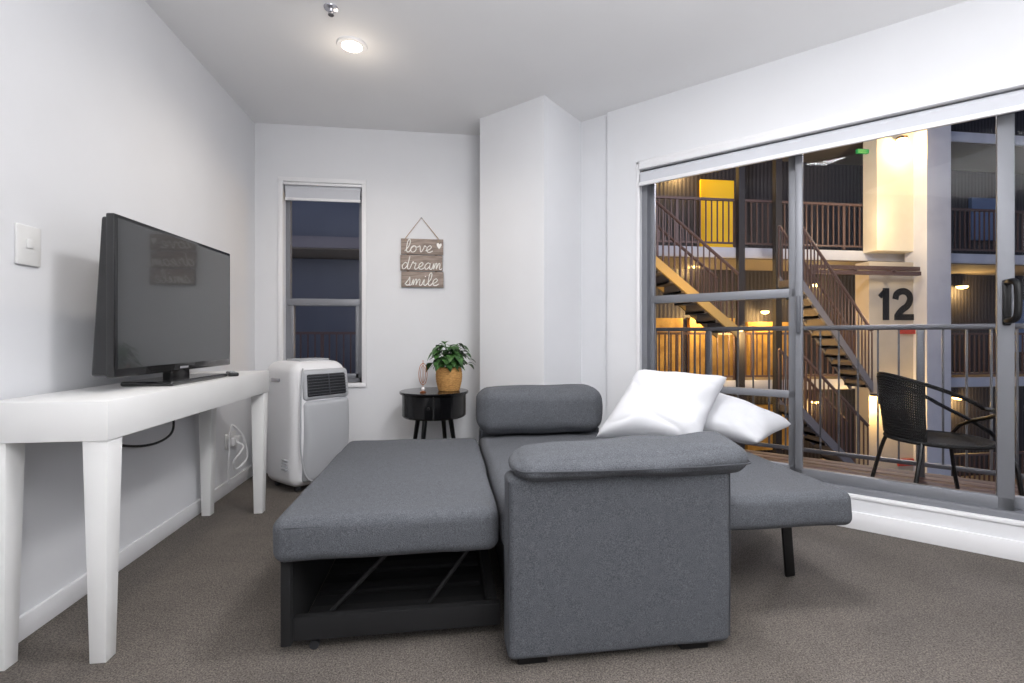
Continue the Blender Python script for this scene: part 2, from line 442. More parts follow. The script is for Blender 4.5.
# TELEVISION
tv0 = Vector((-1.10, 1.765)); tv1 = Vector((-1.07, 2.56)); dv = (tv1-tv0); L = dv.length
ang = math.atan2(dv.y, dv.x)
MT = Matrix.Translation((tv0.x, tv0.y, 0)) @ Matrix.Rotation(ang, 4, 'Z')   # x along screen, -y toward room
tv = empty('television', (L/2, .05, TZ), M=MT, label='black flat screen television standing on white console, off', cat='television')
zt0, zt1 = .812, 1.365
def tvfn(q):
    if q.y > .03:
        t = (q.z-zt0)/(zt1-zt0); q.y = .03+(q.y-.03)*(1-.75*max(0, min(1, t)))
    return q
b = B(); b.box(0, L, 0, .028, zt0, zt1, .005)
b.rbox(.004, L-.004, .02, .080, zt0+.004, zt1-.01, .012, fn=tvfn); b.done('casing', M_tvb, tv, M=MT)
B().box(.014, L-.014, -.0015, .003, zt0+.03, zt1-.014).done('screen', M_screen, tv, M=MT, smooth=False)
B().box(L/2-.03, L/2+.03, -.002, .001, zt0+.010, zt0+.018).done('badge', M_chrome, tv, M=MT)
b = B(); b.box(L/2-.07, L/2+.07, .012, .045, TZ+.012, zt0+.08, .008)
b.rbox(L/2-.21, L/2+.21, -.075, .11, TZ+.0005, TZ+.018, .008)
b.done('stand', M_tvb, tv, M=MT)
b = B(); xf = Matrix.Translation((-1.02, 2.46, 0)) @ Matrix.Rotation(.5, 4, 'Z')
b.box(-.02, .02, -.075, .075, TZ+.001, TZ+.018, .006, xf=xf)
for i in range(5):
    for j in range(3): b.box(-.013+j*.01, -.007+j*.01, -.06+i*.022, -.05+i*.022, TZ+.017, TZ+.020, .001, mi=1, xf=xf)
b.done('remote_control', [M_black, M_acgrey], label='small black remote control lying on the console', cat='remote control')

# =====================================================================
# PORTABLE AIR CONDITIONER
# =====================================================================
A1 = math.radians(48)
MA = Matrix.Translation((-.905, 3.015, 0)) @ Matrix.Rotation(A1, 4, 'Z')
W_, D_, H_ = .37, .34, .79
ac = empty('portable_air_conditioner', (W_/2, D_/2, 0), M=MA, label='white and grey portable air conditioner on the carpet', cat='air conditioner')
def acfn(q):      # barrel-shaped body: front belly, shoulders drawn in
    t = (q.z-.035)/(H_-.035)
    k = math.sin(math.pi*min(1, max(0, t)))
    if q.y < D_*.5: q.y -= .018*k*(1-q.y/(D_*.5))
    if q.x > W_*.5: q.x += .012*k
    return q
b = B(); b.rbox(0, W_, 0, D_, .035, H_, .06, bulge=(.008, .012, .016), fn=acfn)
b.done('body', M_plastic, ac, M=MA)
b = B(); b.rbox(.045, W_-.008, -.024, .05, .06, .565, .035, bulge=(0, .012, 0), fn=acfn)
b.done('front_panel', M_acgrey, ac, M=MA)
b = B(); b.rbox(.045, W_-.008, -.020, .04, .560, .750, .025, bulge=(0, .006, 0), fn=acfn); b.done('vent_surround', M_acgrey, ac, M=MA)
b = B(); b.rbox(.065, W_-.04, -.030, .0, .585, .722, .012, fn=acfn)
b.done('vent_grille', M_dark, ac, M=MA)
b = B()
for i in range(7): b.rbox(.068, W_-.043, -.036, -.022, .597+i*.018, .600+i*.018, .001, fn=acfn, seg=1)
b.rbox(.20, .205, -.037, -.022, .587, .718, .001, fn=acfn, seg=1)
b.done('louvre', M_alud, ac, M=MA)
b = B(); pts = [(.045, -.020, .76), (.028, -.030, .62), (.022, -.034, .45), (.026, -.032, .25), (.07, -.034, .09), (.2, -.036, .06), (W_-.03, -.026, .08)]
b.tube(pts, .005, 8, smooth=6); b.done('trim_strip', M_acgrey, ac, M=MA)
b = B(); b.box(.08, W_-.08, .07, .22, H_+.004, H_+.022, .006); b.done('control_panel', M_acgrey, ac, M=MA)
b = B()
for i in range(4): b.box(-.014, -.0, .06, .12, .14+i*.02, .146+i*.02, .002)
b.done('side_grille', M_acgrey, ac, M=MA)
B().box(-.013, -.006, .14, .23, .675, .695, .002).done('badge', M_chrome, ac, M=MA)
for (x, y) in ((.06, .06), (W_-.06, .06), (.06, D_-.06), (W_-.06, D_-.06)):
    B().tube([(x-.012, y, .021), (x+.012, y, .021)], .02, 16).done('caster', M_dark, ac, M=MA)

# =====================================================================
# SIDE TABLE, PLANT, ORNAMENT
# =====================================================================
sx, sy = -.085, 3.27; ZT = .59
stb = empty('side_table', (sx, sy, 0), label='round black drum side table with splayed legs', cat='side table')
b = B(); R = .225
b.lathe([(0, ZT-.018), (R, ZT-.018), (R+.004, ZT-.012), (R+.004, ZT-.003), (R, ZT), (0, ZT)], sx, sy, 40); b.done('table_top', M_table, stb)
b = B(); b.lathe([(0, ZT-.17), (R-.02, ZT-.17), (R-.012, ZT-.16), (R-.012, ZT-.022), (R-.02, ZT-.019), (0, ZT-.019)], sx, sy, 40)
b.box(sx-.004, sx+.004, sy-R-.002, sy-R+.03, ZT-.165, ZT-.02, mi=1)
b.tube([(sx-.03, sy-R-.012, ZT-.09), (sx-.03, sy-R+.02, ZT-.09)], .008, 10, mi=1)
b.done('drum', [M_table, M_black], stb)
for k in range(4):
    a = math.pi/4+k*math.pi/2+.3
    B().tube([(sx+.12*math.cos(a), sy+.12*math.sin(a), ZT-.165), (sx+.19*math.cos(a), sy+.19*math.sin(a), 0.004)], [.017, .01], 14).done('leg', M_table, stb)
px = RY(449, 0, 3.25)[0]
py = 3.25
pl = empty('potted_plant', (px, py, ZT+.001), label='green leafy plant in a woven tan basket pot', cat='potted plant')
b = B(); prof = []
for i in range(19):
    t = i/18; r = .070+.018*math.sin(t*math.pi*.75)+.0010*(1 if i % 2 else -1); prof.append((r, ZT+.002+t*.15))
prof = [(0.0, ZT+.001)]+prof+[(.078, ZT+.158), (.069, ZT+.152), (.064, ZT+.13), (0, ZT+.13)]
b.lathe(prof, px, py, 40); b.done('basket', M_basket, pl)
B().lathe([(0, ZT+.129), (.063, ZT+.129), (.06, ZT+.136), (0, ZT+.14)], px, py, 20).done('soil', M_soil, pl)
def leaf(bm, base, dirv, ln, wd, droop):
    dirv = Vector(dirv).normalized(); side = dirv.cross(Vector((0, 0, 1)))
    if side.length < .1: side = Vector((1, 0, 0))
    side.normalize(); nor = side.cross(dirv)
    rows = []
    for i in range(8):
        t = i/7
        w = wd*(math.sin(math.pi*min(1, t**.65))**.78 if 0 < t < 1 else 0.02)
        c = Vector(base)+dirv*ln*t-Vector((0, 0, 1))*droop*ln*t*t
        rows.append([bm.verts.new(c-side*w+nor*w*.2), bm.verts.new(c), bm.verts.new(c+side*w+nor*w*.2)])
    for i in range(7):
        for k in range(2): bm.faces.new((rows[i][k], rows[i][k+1], rows[i+1][k+1], rows[i+1][k]))
b = B(); st = B()
for i in range(150):
    a = random.uniform(0, 2*math.pi); el = random.uniform(-.2, 1.35)
    rr = random.uniform(.04, .125)
    p = Vector((px+.004+rr*math.cos(a)*math.cos(el)*1.05, py+rr*math.sin(a)*math.cos(el)*.9, ZT+.185+rr*1.15*math.sin(el)+random.uniform(0, .02)))
    d = Vector((math.cos(a)*math.cos(el)+random.uniform(-.4, .4), math.sin(a)*math.cos(el)+random.uniform(-.4, .4), .25*math.sin(el)+random.uniform(-.3, .25)))
    leaf(b.bm, p, d, random.uniform(.045, .068), random.uniform(.020, .030), random.uniform(.3, .9))
    if i % 3 == 0:
        m_ = Vector((px, py, ZT+.145)).lerp(p, .5)+Vector((0, 0, .02))
        st.tube([(px+random.uniform(-.02, .02), py+random.uniform(-.02, .02), ZT+.135), m_, p], .0018, 5)
b.done('foliage', M_leaf, pl, ang=80); st.done('stem', M_leaf, pl)
ox = RY(423, 0, 3.16)[0]; oy = 3.16
og = empty('wire_ornament', (ox, oy, ZT+.001), label='small copper wire ornament with glass bulb base', cat='ornament')
b = B(); b.lathe([(0, ZT+.001), (.020, ZT+.001), (.021, ZT+.005), (.008, ZT+.010), (0, ZT+.010)], ox, oy, 20)
ringp = [(ox+.026*math.cos(k*math.pi/4), oy+.01*math.cos(k*math.pi/4), ZT+.12+.070*math.sin(k*math.pi/4)) for k in range(8)]
b.tube(ringp, .0022, 6, closed=True, smooth=4)
ringp = [(ox+.016*math.cos(k*math.pi/4), oy-.012*math.cos(k*math.pi/4), ZT+.12+.055*math.sin(k*math.pi/4)) for k in range(8)]
b.tube(ringp, .0018, 6, closed=True, smooth=4)
b.tube([(ox, oy, ZT+.01), (ox, oy, ZT+.21)], .002, 6); b.done('wire_frame', M_copper, og)
B().lathe([(0, ZT+.011), (.009, ZT+.014), (.013, ZT+.024), (.009, ZT+.034), (0, ZT+.038)], ox, oy, 20).done('bulb', M_plastic, og)

# =====================================================================
# WALL SIGN
# =====================================================================
gx0 = RY(401, 0, YB)[0]; gx1 = RY(443, 0, YB)[0]; gz1, gz0 = 1.665, 1.308
sg = empty('hanging_wall_sign', ((gx0+gx1)/2, YB-.012, gz0), label='three-plank wooden sign with white script on twine', cat='wall sign')
ph = (gz1-gz0)/3
for i in range(3):
    dx = (.004, -.003, .002)[i]
    B().box(gx0+dx, gx1+dx, YB-.02, YB-.008, gz0+i*ph+.003, gz0+(i+1)*ph-.003, .002).done('plank', M_wood, sg)
for x in (gx0+.05, gx1-.05): B().box(x-.01, x+.01, YB-.0075, YB-.001, gz0+.02, gz1-.01).done('batten', M_wood, sg)
mx = (gx0+gx1)/2-.005
B().tube([(gx0+.035, YB-.021, gz1-.02), (gx0+.035, YB-.012, gz1+.004), (mx, YB-.006, gz1+.155), (gx1-.035, YB-.012, gz1+.004), (gx1-.035, YB-.021, gz1-.02)], .0026, 6).done('twine', M_rope, sg)
B().tube([(mx, YB-.012, gz1+.152), (mx, YB, gz1+.152)], .004, 8).done('nail', M_chrome, sg)
LT = {
 'l': [(0,.1),(.3,.7),(.36,1.25),(.24,1.5),(.12,1.2),(.14,.3),(.3,0),(.5,.15)],
 'o': [(0,.15),(.12,.5),(.35,.78),(.1,.6),(.07,.22),(.3,0),(.56,.25),(.5,.62),(.35,.76),(.55,.58),(.75,.66)],
 'v': [(0,.62),(.15,.74),(.32,.03),(.52,.4),(.6,.78),(.78,.6)],
 'e': [(0,.2),(.3,.32),(.5,.6),(.35,.8),(.12,.55),(.15,.15),(.4,0),(.7,.2)],
 'd': [(.5,.65),(.3,.76),(.05,.4),(.2,0),(.5,.3),(.62,.9),(.66,1.5),(.62,.9),(.6,.2),(.75,0),(.9,.15)],
 'r': [(0,.15),(.15,.75),(.22,.88),(.32,.68),(.52,.7),(.46,.2),(.6,0),(.78,.15)],
 'a': [(.5,.65),(.3,.76),(.05,.4),(.2,0),(.5,.3),(.56,.75),(.55,.2),(.7,0),(.85,.15)],
 'm': [(0,.1),(.1,.72),(.15,.05),(.3,.7),(.42,.62),(.42,.05),(.6,.7),(.74,.6),(.76,.1),(.9,0),(1.02,.15)],
 's': [(0,.1),(.3,.75),(.34,.98),(.42,.5),(.45,.2),(.28,0),(.1,.08),(.5,.02),(.66,.15)],
 'i': [(0,.15),(.15,.72),(.17,.15),(.3,0),(.45,.15)],
}
def script(word, xc, z0, hgt, wx=1.0):
    x = 0; strokes = []; dots = []
    for ch_ in word:
        pp = LT[ch_]; strokes.append([(x+p[0], p[1]) for p in pp])
        if ch_ == 'i': dots.append((x+.2, 1.05))
        x += pp[-1][0]-.02
    b = B()
    for s_ in strokes:
        b.tube([(xc+(q[0]-x/2+q[1]*.15)*hgt*wx, YB-.0215, z0+q[1]*hgt) for q in s_], .0034, 6, smooth=5)
    for q in dots: b.tube([(xc+(q[0]-x/2+.15)*hgt*wx, YB-.023, z0+q[1]*hgt), (xc+(q[0]-x/2+.15)*hgt*wx, YB-.019, z0+q[1]*hgt)], .005, 8)
    b.done('lettering', M_letter, sg)
gc = (gx0+gx1)/2
script('love', gc-.025, gz0+2*ph+.018, .062, 1.2)
script('dream', gc-.003, gz0+ph+.014, .062, 1.12)
script('smile', gc-.003, gz0+.016, .062, 1.2)
b = B()
hp = [(0,0),(.012,.016),(.02,.032),(.014,.044),(.003,.036),(-.006,.046),(-.018,.04),(-.016,.022)]
b.prism([(p[0], p[1]) for p in hp], 0, .002)
b.bm.transform(Matrix.Translation((gx1-.028, YB-.0205, gz1-.075)) @ Matrix.Rotation(math.pi/2, 4, 'X'))
b.done('painted_leaf', M_letter, sg)

# =====================================================================
# SOFA BED
# =====================================================================
sb = empty('sofa_bed', (.5, 2.0, 0), label='grey fabric sofa bed pulled out flat, on carpet', cat='sofa bed')
AX0, AX1 = .172, .858
def arm(y0, y1, cy0, cy1, cx0, cx1, zbm, zt, wedge, front):
    b = B(); b.rbox(AX0, AX1 if front else .835, y0, y1, .020, zbm+.012, .022, bulge=(0, .008, 0), wob=.003)
    a = b.done('armrest', M_fab, sb)
    def fn(q):
        t = (q.x-cx0)/(cx1-cx0); h = (q.z-zbm)/(zt-zbm)
        q.z -= wedge*(1-t)*max(0, h)
        if front: q.z -= .014*max(0, h)*(1-(q.y-cy0)/(cy1-cy0))
        return q
    b = B(); b.rbox(cx0, cx1, cy0, cy1, zbm, zt, .050 if front else .062, bulge=(.010, .014 if front else .014, .008), wob=.010 if front else .008, fn=fn, n=16)
    b.done('arm_cushion', M_fab, a)
    z = zbm+(zt-zbm)*.36
    m = .035
    if front:
        pts = []
        for (x, y) in ((cx0, cy0+m), (cx0+.01, cy0+.01), (cx0+m, cy0)): pts.append((x-.003, y-.003, z))
        for k in range(1, 6): t = k/6; pts.append((cx0+m+(cx1-cx0-2*m)*t, cy0-.006-.012*math.sin(math.pi*t), z))
        for (x, y) in ((cx1-m, cy0), (cx1-.01, cy0+.01), (cx1, cy0+m), (cx1, cy0+m*2)): pts.append((x+.003, y, z))
        B().tube(pts, .0025, 6, smooth=3).done('piping', M_piping, a)
    for x in (AX0+.004, (AX1 if front else .835)-.004):
        B().tube([(x, y0+.006, .04), (x, y0+.004, .3), (x, y0+.006, zbm)], .0022, 6).done('piping', M_piping, a)
    for x in (AX0+.075, AX1-.11):
        B().box(x-.045, x+.045, y0+.018, y1-.02, 0, .028, .004).done('foot', M_black, a)
    return a
arm(1.355, 1.462, 1.325, 1.535, AX0+.026, .912, .535, .636, .026, True)
arm(2.562, 2.655, 2.43, 2.655, AX0-.01, .815, .448, .682, .0, False)
# seat
b = B(); b.rbox(AX0-.005, .848, 1.468, 2.556, .285, .43, .036, bulge=(.0, .0, .012), wob=.005); seat = b.done('seat_cushion', M_fab, sb)
b = B(); b.box(.20, .82, 1.47, 2.555, .06, .283, .006); b.done('seat_base', M_blackfab, sb)
# backrest laid flat
b = B(); b.rbox(.853, 1.395, 1.478, 2.556, .297, .418, .032, bulge=(0, .004, .008), wob=.005); bk = b.done('backrest', M_fab, sb)
b = B(); b.tube([(.88, 1.480, .392), (1.355, 1.480, .392), (1.380, 1.490, .392), (1.392, 1.517, .392), (1.392, 2.53, .392)], .0022, 6); b.done('piping', M_piping, bk)
for y in (1.74, 2.36):
    b = B(); b.box(1.305, 1.345, y-.006, y+.006, 0, .30, .003, xf=Matrix.Translation((1.32, 0, .3)) @ Matrix.Rotation(-.08, 4, 'Y') @ Matrix.Translation((-1.32, 0, -.3)))
    b.box(1.26, 1.38, y-.02, y+.02, .288, .298)
    b.done('folding_leg', M_black, bk)
# pull-out
PX0, PX1, PY0, PY1 = -.505, .160, 1.465, 2.555
po_ = empty('pull_out_section', (-.17, 2.0, 0), parent=sb)
b = B(); b.rbox(PX0, PX1, PY0, PY1, .288, .422, .034, bulge=(0, .004, .010), wob=.006); b.done('cushion', M_fab, po_)
b = B(); b.tube([(PX1-.03, PY0+.002, .394), (PX0+.04, PY0+.002, .394), (PX0+.012, PY0+.012, .394), (PX0+.002, PY0+.04, .394), (PX0+.002, PY1-.04, .394)], .0022, 6); b.done('piping', M_piping, po_)
b = B(); b.rbox(-.490, -.464, 1.52, 2.52, .025, .29, .010); b.box(-.492, -.462, 1.508, 1.52, .025, .288, .003, mi=1); b.box(-.4645, -.459, 1.515, 2.52, .03, .288, mi=1); b.done('front_board', [M_fab, M_blackfab], po_)
b = B()
for y in (1.515, 2.48): b.box(-.458, .168, y, y+.028, .035, .105, .004)
b.box(.13, .16, 1.545, 2.48, .05, .11); b.box(-.45, .165, 1.55, 2.47, .035, .045)
for y in (1.545, 2.45): b.box(-.458, -.02, y, y+.022, .262, .29, .003)
b.done('frame', M_blackfab, po_)
b = B()
for y in (1.568, 2.42):
    b.tube([(-.36, y, .09), (-.18, y, .27)], .007, 8); b.tube([(-.06, y, .09), (.08, y, .275)], .007, 8)
b.tube([(-.18, 1.56, .27), (-.18, 2.43, .27)], .006, 8)
b.done('lifting_mechanism', M_steel, po_)
b = B()
for k in range(4):
    x = -.33+k*.12
    pts = [(x+(.025 if i % 2 else -.025), 1.60+i*.027, .268) for i in range(32)]
    b.tube(pts, .002, 5, smooth=3)
b.done('sinuous_springs', M_steel, po_)
b = B()
for k in range(6): b.box(-.44, .12, 1.60+k*.15, 1.66+k*.15, .046, .06, .002)
b.done('slats', M_blackfab, po_)
for (x, y) in ((-.40, 1.532), (-.40, 2.495)):
    B().tube([(x, y-.007, .014), (x, y+.007, .014)], .014, 18).done('caster', M_dark, po_)
B().tube([(-.488, 1.56, .255), (-.503, 1.56, .22), (-.488, 1.56, .19)], .005, 8, smooth=3).done('pull_loop', M_blackfab, po_)

# PILLOWS (soft squares spanned between their four corners)
def pillow(P, T, label, seed):
    P = [Vector(p) for p in P]       # bottom-left, bottom-right, top-right, top-left
    nrm = (P[1]-P[0]).cross(P[3]-P[0]); nrm.normalize()
    b = B(); bm = b.bm; N = 60
    top = {}; bot = {}
    for i in range(N+1):
        for j in range(N+1):
            u = -1+2*i/N; v = -1+2*j/N
            u = math.sin(u*math.pi/2)*.6+u*.4; v = math.sin(v*math.pi/2)*.6+v*.4
            uu = u*(1-.08*(1-v*v)); vv = v*(1-.09*(1-u*u))
            rc = max(0, abs(u)+abs(v)-1.75); uu *= 1-rc*.18; vv *= 1-rc*.18
            s_, t_ = (uu+1)/2, (vv+1)/2
            base = P[0]*(1-s_)*(1-t_)+P[1]*s_*(1-t_)+P[2]*s_*t_+P[3]*(1-s_)*t_
            e = max(0, (1-u**4)*(1-v**4))
            z = T/2*(e**.55)*(1-.18*(u*u+v*v)/2)
            x, y = u*.25, v*.25
            an = math.atan2(v, u); rad = math.hypot(u, v)
            cr = math.sin(an*7+seed*3+1.5*noise.noise(Vector((x*5, y*5, seed))))*.005*min(1, max(0, rad-.4)*2)*min(1, e*4)
            n1 = noise.noise(Vector((x*6+seed, y*6, seed)))*.016*min(1, e*2)
            n2 = -.009*(1-min(1, abs(noise.noise(Vector((x*4+y*5+seed, y*3-x*3, 3+seed))))*3))**2*min(1, e*1.5)
            top[i, j] = bm.verts.new(base+nrm*(z+n1+n2+cr))
            if 0 < i < N and 0 < j < N: bot[i, j] = bm.verts.new(base+nrm*(-z*.8+n1))
            else: bot[i, j] = top[i, j]
    for i in range(N):
        for j in range(N):
            bm.faces.new((top[i, j], top[i+1, j], top[i+1, j+1], top[i, j+1]))
            try: bm.faces.new([bot[i, j], bot[i, j+1], bot[i+1, j+1], bot[i+1, j]])
            except ValueError: pass
    return b.done('pillow', M_pillow, label=label, cat='pillow', ang=70, group='white pillows on the sofa bed')
pillow([(.685, 2.20, .470), (1.10, 1.98, .478), (1.39, 2.215, .755), (.945, 2.30, .79)], .22, 'plump white pillow leaning back on sofa bed', 1.3)
pillow([(1.10, 2.28, .50), (1.42, 2.04, .46), (1.73, 2.20, .51), (1.33, 2.42, .69)], .18, 'white pillow lying flatter, tucked behind other pillow', 5.1)

# =====================================================================
# BALCONY
# =====================================================================
b = B(); nb = 13
for i in range(nb):
    y0 = .142+i*.105; b.box(.3, 5.2, y0, y0+.099, -.03, 0.0, .003)
b.box(.3, 5.2, .14, 1.5, -.16, -.035)
b.done('balcony_deck', M_deck, M=MW, label='weathered reddish timber balcony decking', cat='balcony deck')
ry = 1.36
br = empty('balcony_railing', (2.7, ry, 0), M=MW, label='grey metal balcony railing with vertical balusters', cat='railing')
B().box(.3, 5.2, ry-.025, ry+.025, 1.0, 1.035, .006).done('handrail', M_railb, br, M=MW)
B().box(.3, 5.2, ry-.012, ry+.012, .07, .1, .003).done('bottom_rail', M_railb, br, M=MW)
x = .4; k = 0
while x < 5.15:
    if k % 12 == 0: B().box(x-.022, x+.022, ry-.022, ry+.022, 0, 1.0, .003).done('post', M_railb, br, M=MW)
    else: B().box(x-.006, x+.006, ry-.006, ry+.006, .1, 1.0).done('baluster', M_railb, br, M=MW, smooth=False)
    x += .115; k += 1

# balcony chair
MC = Matrix.Translation((2.60, 2.24, 0.006)) @ Matrix.Rotation(math.radians(-20), 4, 'Z')
ch = empty('garden_chair', (0, 0, 0), M=MC, label='black woven round-backed chair on the balcony', cat='chair')
b = B()
b.tube([(.22*math.cos(k*math.pi/8), .22*math.sin(k*math.pi/8), .40) for k in range(16)], .011, 8, closed=True, smooth=2)
b.lathe([(0, .392), (.215, .394), (.215, .40), (0, .402)], 0, 0, 32)
for k in range(-10, 11):
    y = k*.02; hw = math.sqrt(max(0, .215**2-y*y))
    b.box(-hw, hw, y-.006, y+.006, .395, .405); b.box(y-.006, y+.006, -hw, hw, .397, .407)
b.done('seat', M_wicker, ch, M=MC)
def hoop(a, zlift=0):
    an = math.pi+a*math.radians(108)
    r = .235+.02*(1-abs(a))
    z = .745-.15*abs(a)**1.7+zlift
    return Vector((r*math.cos(an), r*.98*math.sin(an), z))
b = B()
pts = [hoop(-1+2*i/24) for i in range(25)]
b.tube(pts, .010, 8)
b.done('back_hoop', M_black, ch, M=MC)
b = B(); SA = 44; lim = .46
for i in range(SA+1):
    a = -lim+2*lim*i/SA
    p = hoop(a); an = math.pi+a*math.radians(108)
    q = Vector((.218*math.cos(an), .218*math.sin(an), .41)); m_ = p.lerp(q, .5)+Vector((math.cos(an), math.sin(an), 0))*.01
    b.tube([p, m_, q], .0042, 5)
for lv in range(1, 24):
    lv = lv/24
    ps = []
    for i in range(25):
        a = -lim+2*lim*i/24; an = math.pi+a*math.radians(108)
        p = hoop(a); q = Vector((.218*math.cos(an), .218*math.sin(an), .41)); m_ = p.lerp(q, lv)+Vector((math.cos(an), math.sin(an), 0))*.008
        ps.append(m_)
    b.tube(ps, .0042, 5)
b.done('backrest', M_wicker, ch, M=MC)
for sy_ in (-1, 1):
    e = hoop(sy_)
    B().tube([e, e+Vector((.05, sy_*-.005, -.03)), (.185, sy_*.20, .40), (.235, sy_*.22, .0)], .010, 8, smooth=4).done('leg', M_black, ch, M=MC)
    B().tube([(-.155, sy_*.155, .40), (-.18, sy_*.18, .3), (-.24, sy_*.21, .0)], .010, 8, smooth=4).done('leg', M_black, ch, M=MC)

# =====================================================================
# OPPOSITE BUILDING
# =====================================================================
YF, YW = 9.6, 11.2
B().box(-7, 24, YW, YW+.3, -6, 9).done('building_facade', M_facade, label='dark corrugated metal clad apartment building wall', cat='building')
B().box(-7, 24, 6, YW+.3, -6.2, -6).done('courtyard_ground', M_soffit, label='paved courtyard ground between the buildings', cat='ground')
for i, z in enumerate((-2.8, 0, 2.85, 5.65)):
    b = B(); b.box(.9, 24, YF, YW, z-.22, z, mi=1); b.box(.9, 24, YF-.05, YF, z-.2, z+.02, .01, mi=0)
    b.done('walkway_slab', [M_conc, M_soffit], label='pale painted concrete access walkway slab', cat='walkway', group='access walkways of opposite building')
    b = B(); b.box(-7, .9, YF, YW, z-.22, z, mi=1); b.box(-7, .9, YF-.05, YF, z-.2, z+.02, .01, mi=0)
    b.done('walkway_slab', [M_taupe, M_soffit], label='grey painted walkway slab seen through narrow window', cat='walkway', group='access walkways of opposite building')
B().box(-7, 24, YF-.8, YW+.2, 8.3, 8.6).done('roof_overhang', M_darkpaint, label='dark flat roof overhang of the apartment building', cat='roof')
B().box(-6.9, .8, 9.75, 9.85, 2.87, 5.40).done('cladding_panel', M_bluegrey, label='plain blue-grey wall panel seen through narrow window', cat='wall panel', group='plain cladding panels')
B().box(-6.9, .8, 10.6, 10.7, .02, 2.60).done('cladding_panel', M_bluegrey, label='plain blue-grey wall panel behind a walkway railing', cat='wall panel', group='plain cladding panels')
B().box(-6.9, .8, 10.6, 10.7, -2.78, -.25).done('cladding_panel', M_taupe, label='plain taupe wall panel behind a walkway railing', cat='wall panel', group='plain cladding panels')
def railing(x0, x1, Y, z, h=1.05, sp=.13):
    b = B(); b.box(x0, x1, Y-.03, Y+.03, z+h-.05, z+h); b.box(x0, x1, Y-.015, Y+.015, z+.08, z+.12)
    n = int((x1-x0)/sp)
    for i in range(n+1):
        x = x0+(x1-x0)*i/n; w = .03 if i % 10 == 0 else .012
        b.box(x-w, x+w, Y-.012, Y+.012, z+(0.02 if i % 10 == 0 else .1), z+h-.03)
    b.done('walkway_railing', M_rail, smooth=False, label='brown steel railing along an access walkway', cat='railing', group='walkway railings of opposite building')
XBb, XCc = RY(870, 0, YF)[0], RY(950, 0, YF)[0]
for z in (-2.8, 0, 2.87):
    if z < 2: railing(-5, 0, YF, z)
    railing(2.2, XBb, YF, z); railing(XCc, 17, YF, z)
def bx(name, u0, v0, u1, v1, Y0, Y1, m, label, cat, **k):
    x0, za = RY(u0, v0, Y0)[0], RY((u0+u1)/2, v0, Y0)[1]
    x1, zb_ = RY(u1, v1, Y0)[0], RY((u0+u1)/2, v1, Y0)[1]
    return B().box(x0, x1, Y0, Y1, zb_, za).done(name, m, label=label, cat=cat, smooth=False, **k)
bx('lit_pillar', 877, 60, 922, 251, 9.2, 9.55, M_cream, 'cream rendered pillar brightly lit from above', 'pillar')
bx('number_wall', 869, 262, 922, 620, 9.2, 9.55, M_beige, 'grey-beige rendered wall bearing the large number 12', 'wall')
bx('white_column', 927, 20, 951, 620, 8.9, 9.4, M_conc, 'tall white painted square column', 'column')
for u in (742, 779): bx('steel_post', u-3, 60, u+3, 620, 9.42, 9.53, M_darkpaint, 'dark steel post of the access stair', 'post', group='steel posts')
bx('yellow_door', 701, 180, 734, 262, 11.12, 11.19, M_yellow_glow, 'bright yellow self-glowing apartment door on upper walkway', 'door')
for (u0, u1, v0, v1) in ((690, 735, 318, 388), (748, 790, 322, 392), (655, 683, 318, 385), (690, 735, 402, 450), (748, 790, 405, 450)):
    bx('ochre_lit_panel', u0, v0, u1, v1, 11.05, 11.19, M_ochre_lit, 'ochre yellow wall panel on walkway, warm light painted in', 'wall panel', group='ochre wall panels')
bx('apartment_window', 972, 198, 998, 240, 11.1, 11.19, M_winref, 'apartment window with pale blue reflection painted in', 'window')
bx('apartment_window', 1012, 300, 1040, 352, 11.1, 11.19, M_winref, 'apartment window with pale blue reflection painted in', 'window')
# number 12 : flat painted numerals as thin ribbons standing on the wall
nx0, nz0 = RY(879.5, 320, 9.19); _, nz1 = RY(879.5, 288, 9.19); HN = nz1-nz0
num = empty('building_number', (nx0+.4, 9.19, nz0), label='large black number 12 painted on beige wall', cat='number')
def ribbon(path, w, nm, x0, k=1):
    pts = [Vector((p[0], 0, p[1])) for p in path]
    if k > 1: pts = catmull(pts, k)
    bm_ = bmesh.new(); N = len(pts); A_ = []
    for i, p in enumerate(pts):
        d = pts[min(i+1, N-1)]-pts[max(i-1, 0)]; d.normalize(); n_ = Vector((-d.z, 0, d.x))*w/2
        A_.append([bm_.verts.new(Vector((x0, 9.185, nz0))+q) for q in (p+n_, p-n_)]+[bm_.verts.new(Vector((x0, 9.199, nz0))+q) for q in (p+n_, p-n_)])
    for i in range(N-1):
        a_, c_ = A_[i], A_[i+1]
        for (m_, n2) in ((0, 1), (1, 3), (3, 2), (2, 0)): bm_.faces.new((a_[m_], a_[n2], c_[n2], c_[m_]))
    bm_.faces.new((A_[0][0], A_[0][2], A_[0][3], A_[0][1])); bm_.faces.new((A_[-1][0], A_[-1][1], A_[-1][3], A_[-1][2]))
    bmesh.ops.recalc_face_normals(bm_, faces=bm_.faces)
    b = B(); b.merge(bm_, 0); return b
H = HN; wN = .15
b = ribbon([(.16, 0), (.16, H)], wN, 'd', nx0); b2 = ribbon([(.01, H-.19), (.13, H-.07)], .10, 'd', nx0)
me2 = bpy.data.meshes.new('t'); b2.bm.to_mesh(me2); b.bm.from_mesh(me2)
b.done('numeral', M_text, num, smooth=False)
b = ribbon([(.04, H-.24), (.07, H-.13), (.17, H-.07), (.29, H-.07), (.38, H-.14), (.40, H-.25), (.33, H-.38), (.20, .22), (.09, .10)], .14, 'd', nx0+.35, 5)
b2 = ribbon([(.02, .065), (.49, .065)], .13, 'd', nx0+.35)
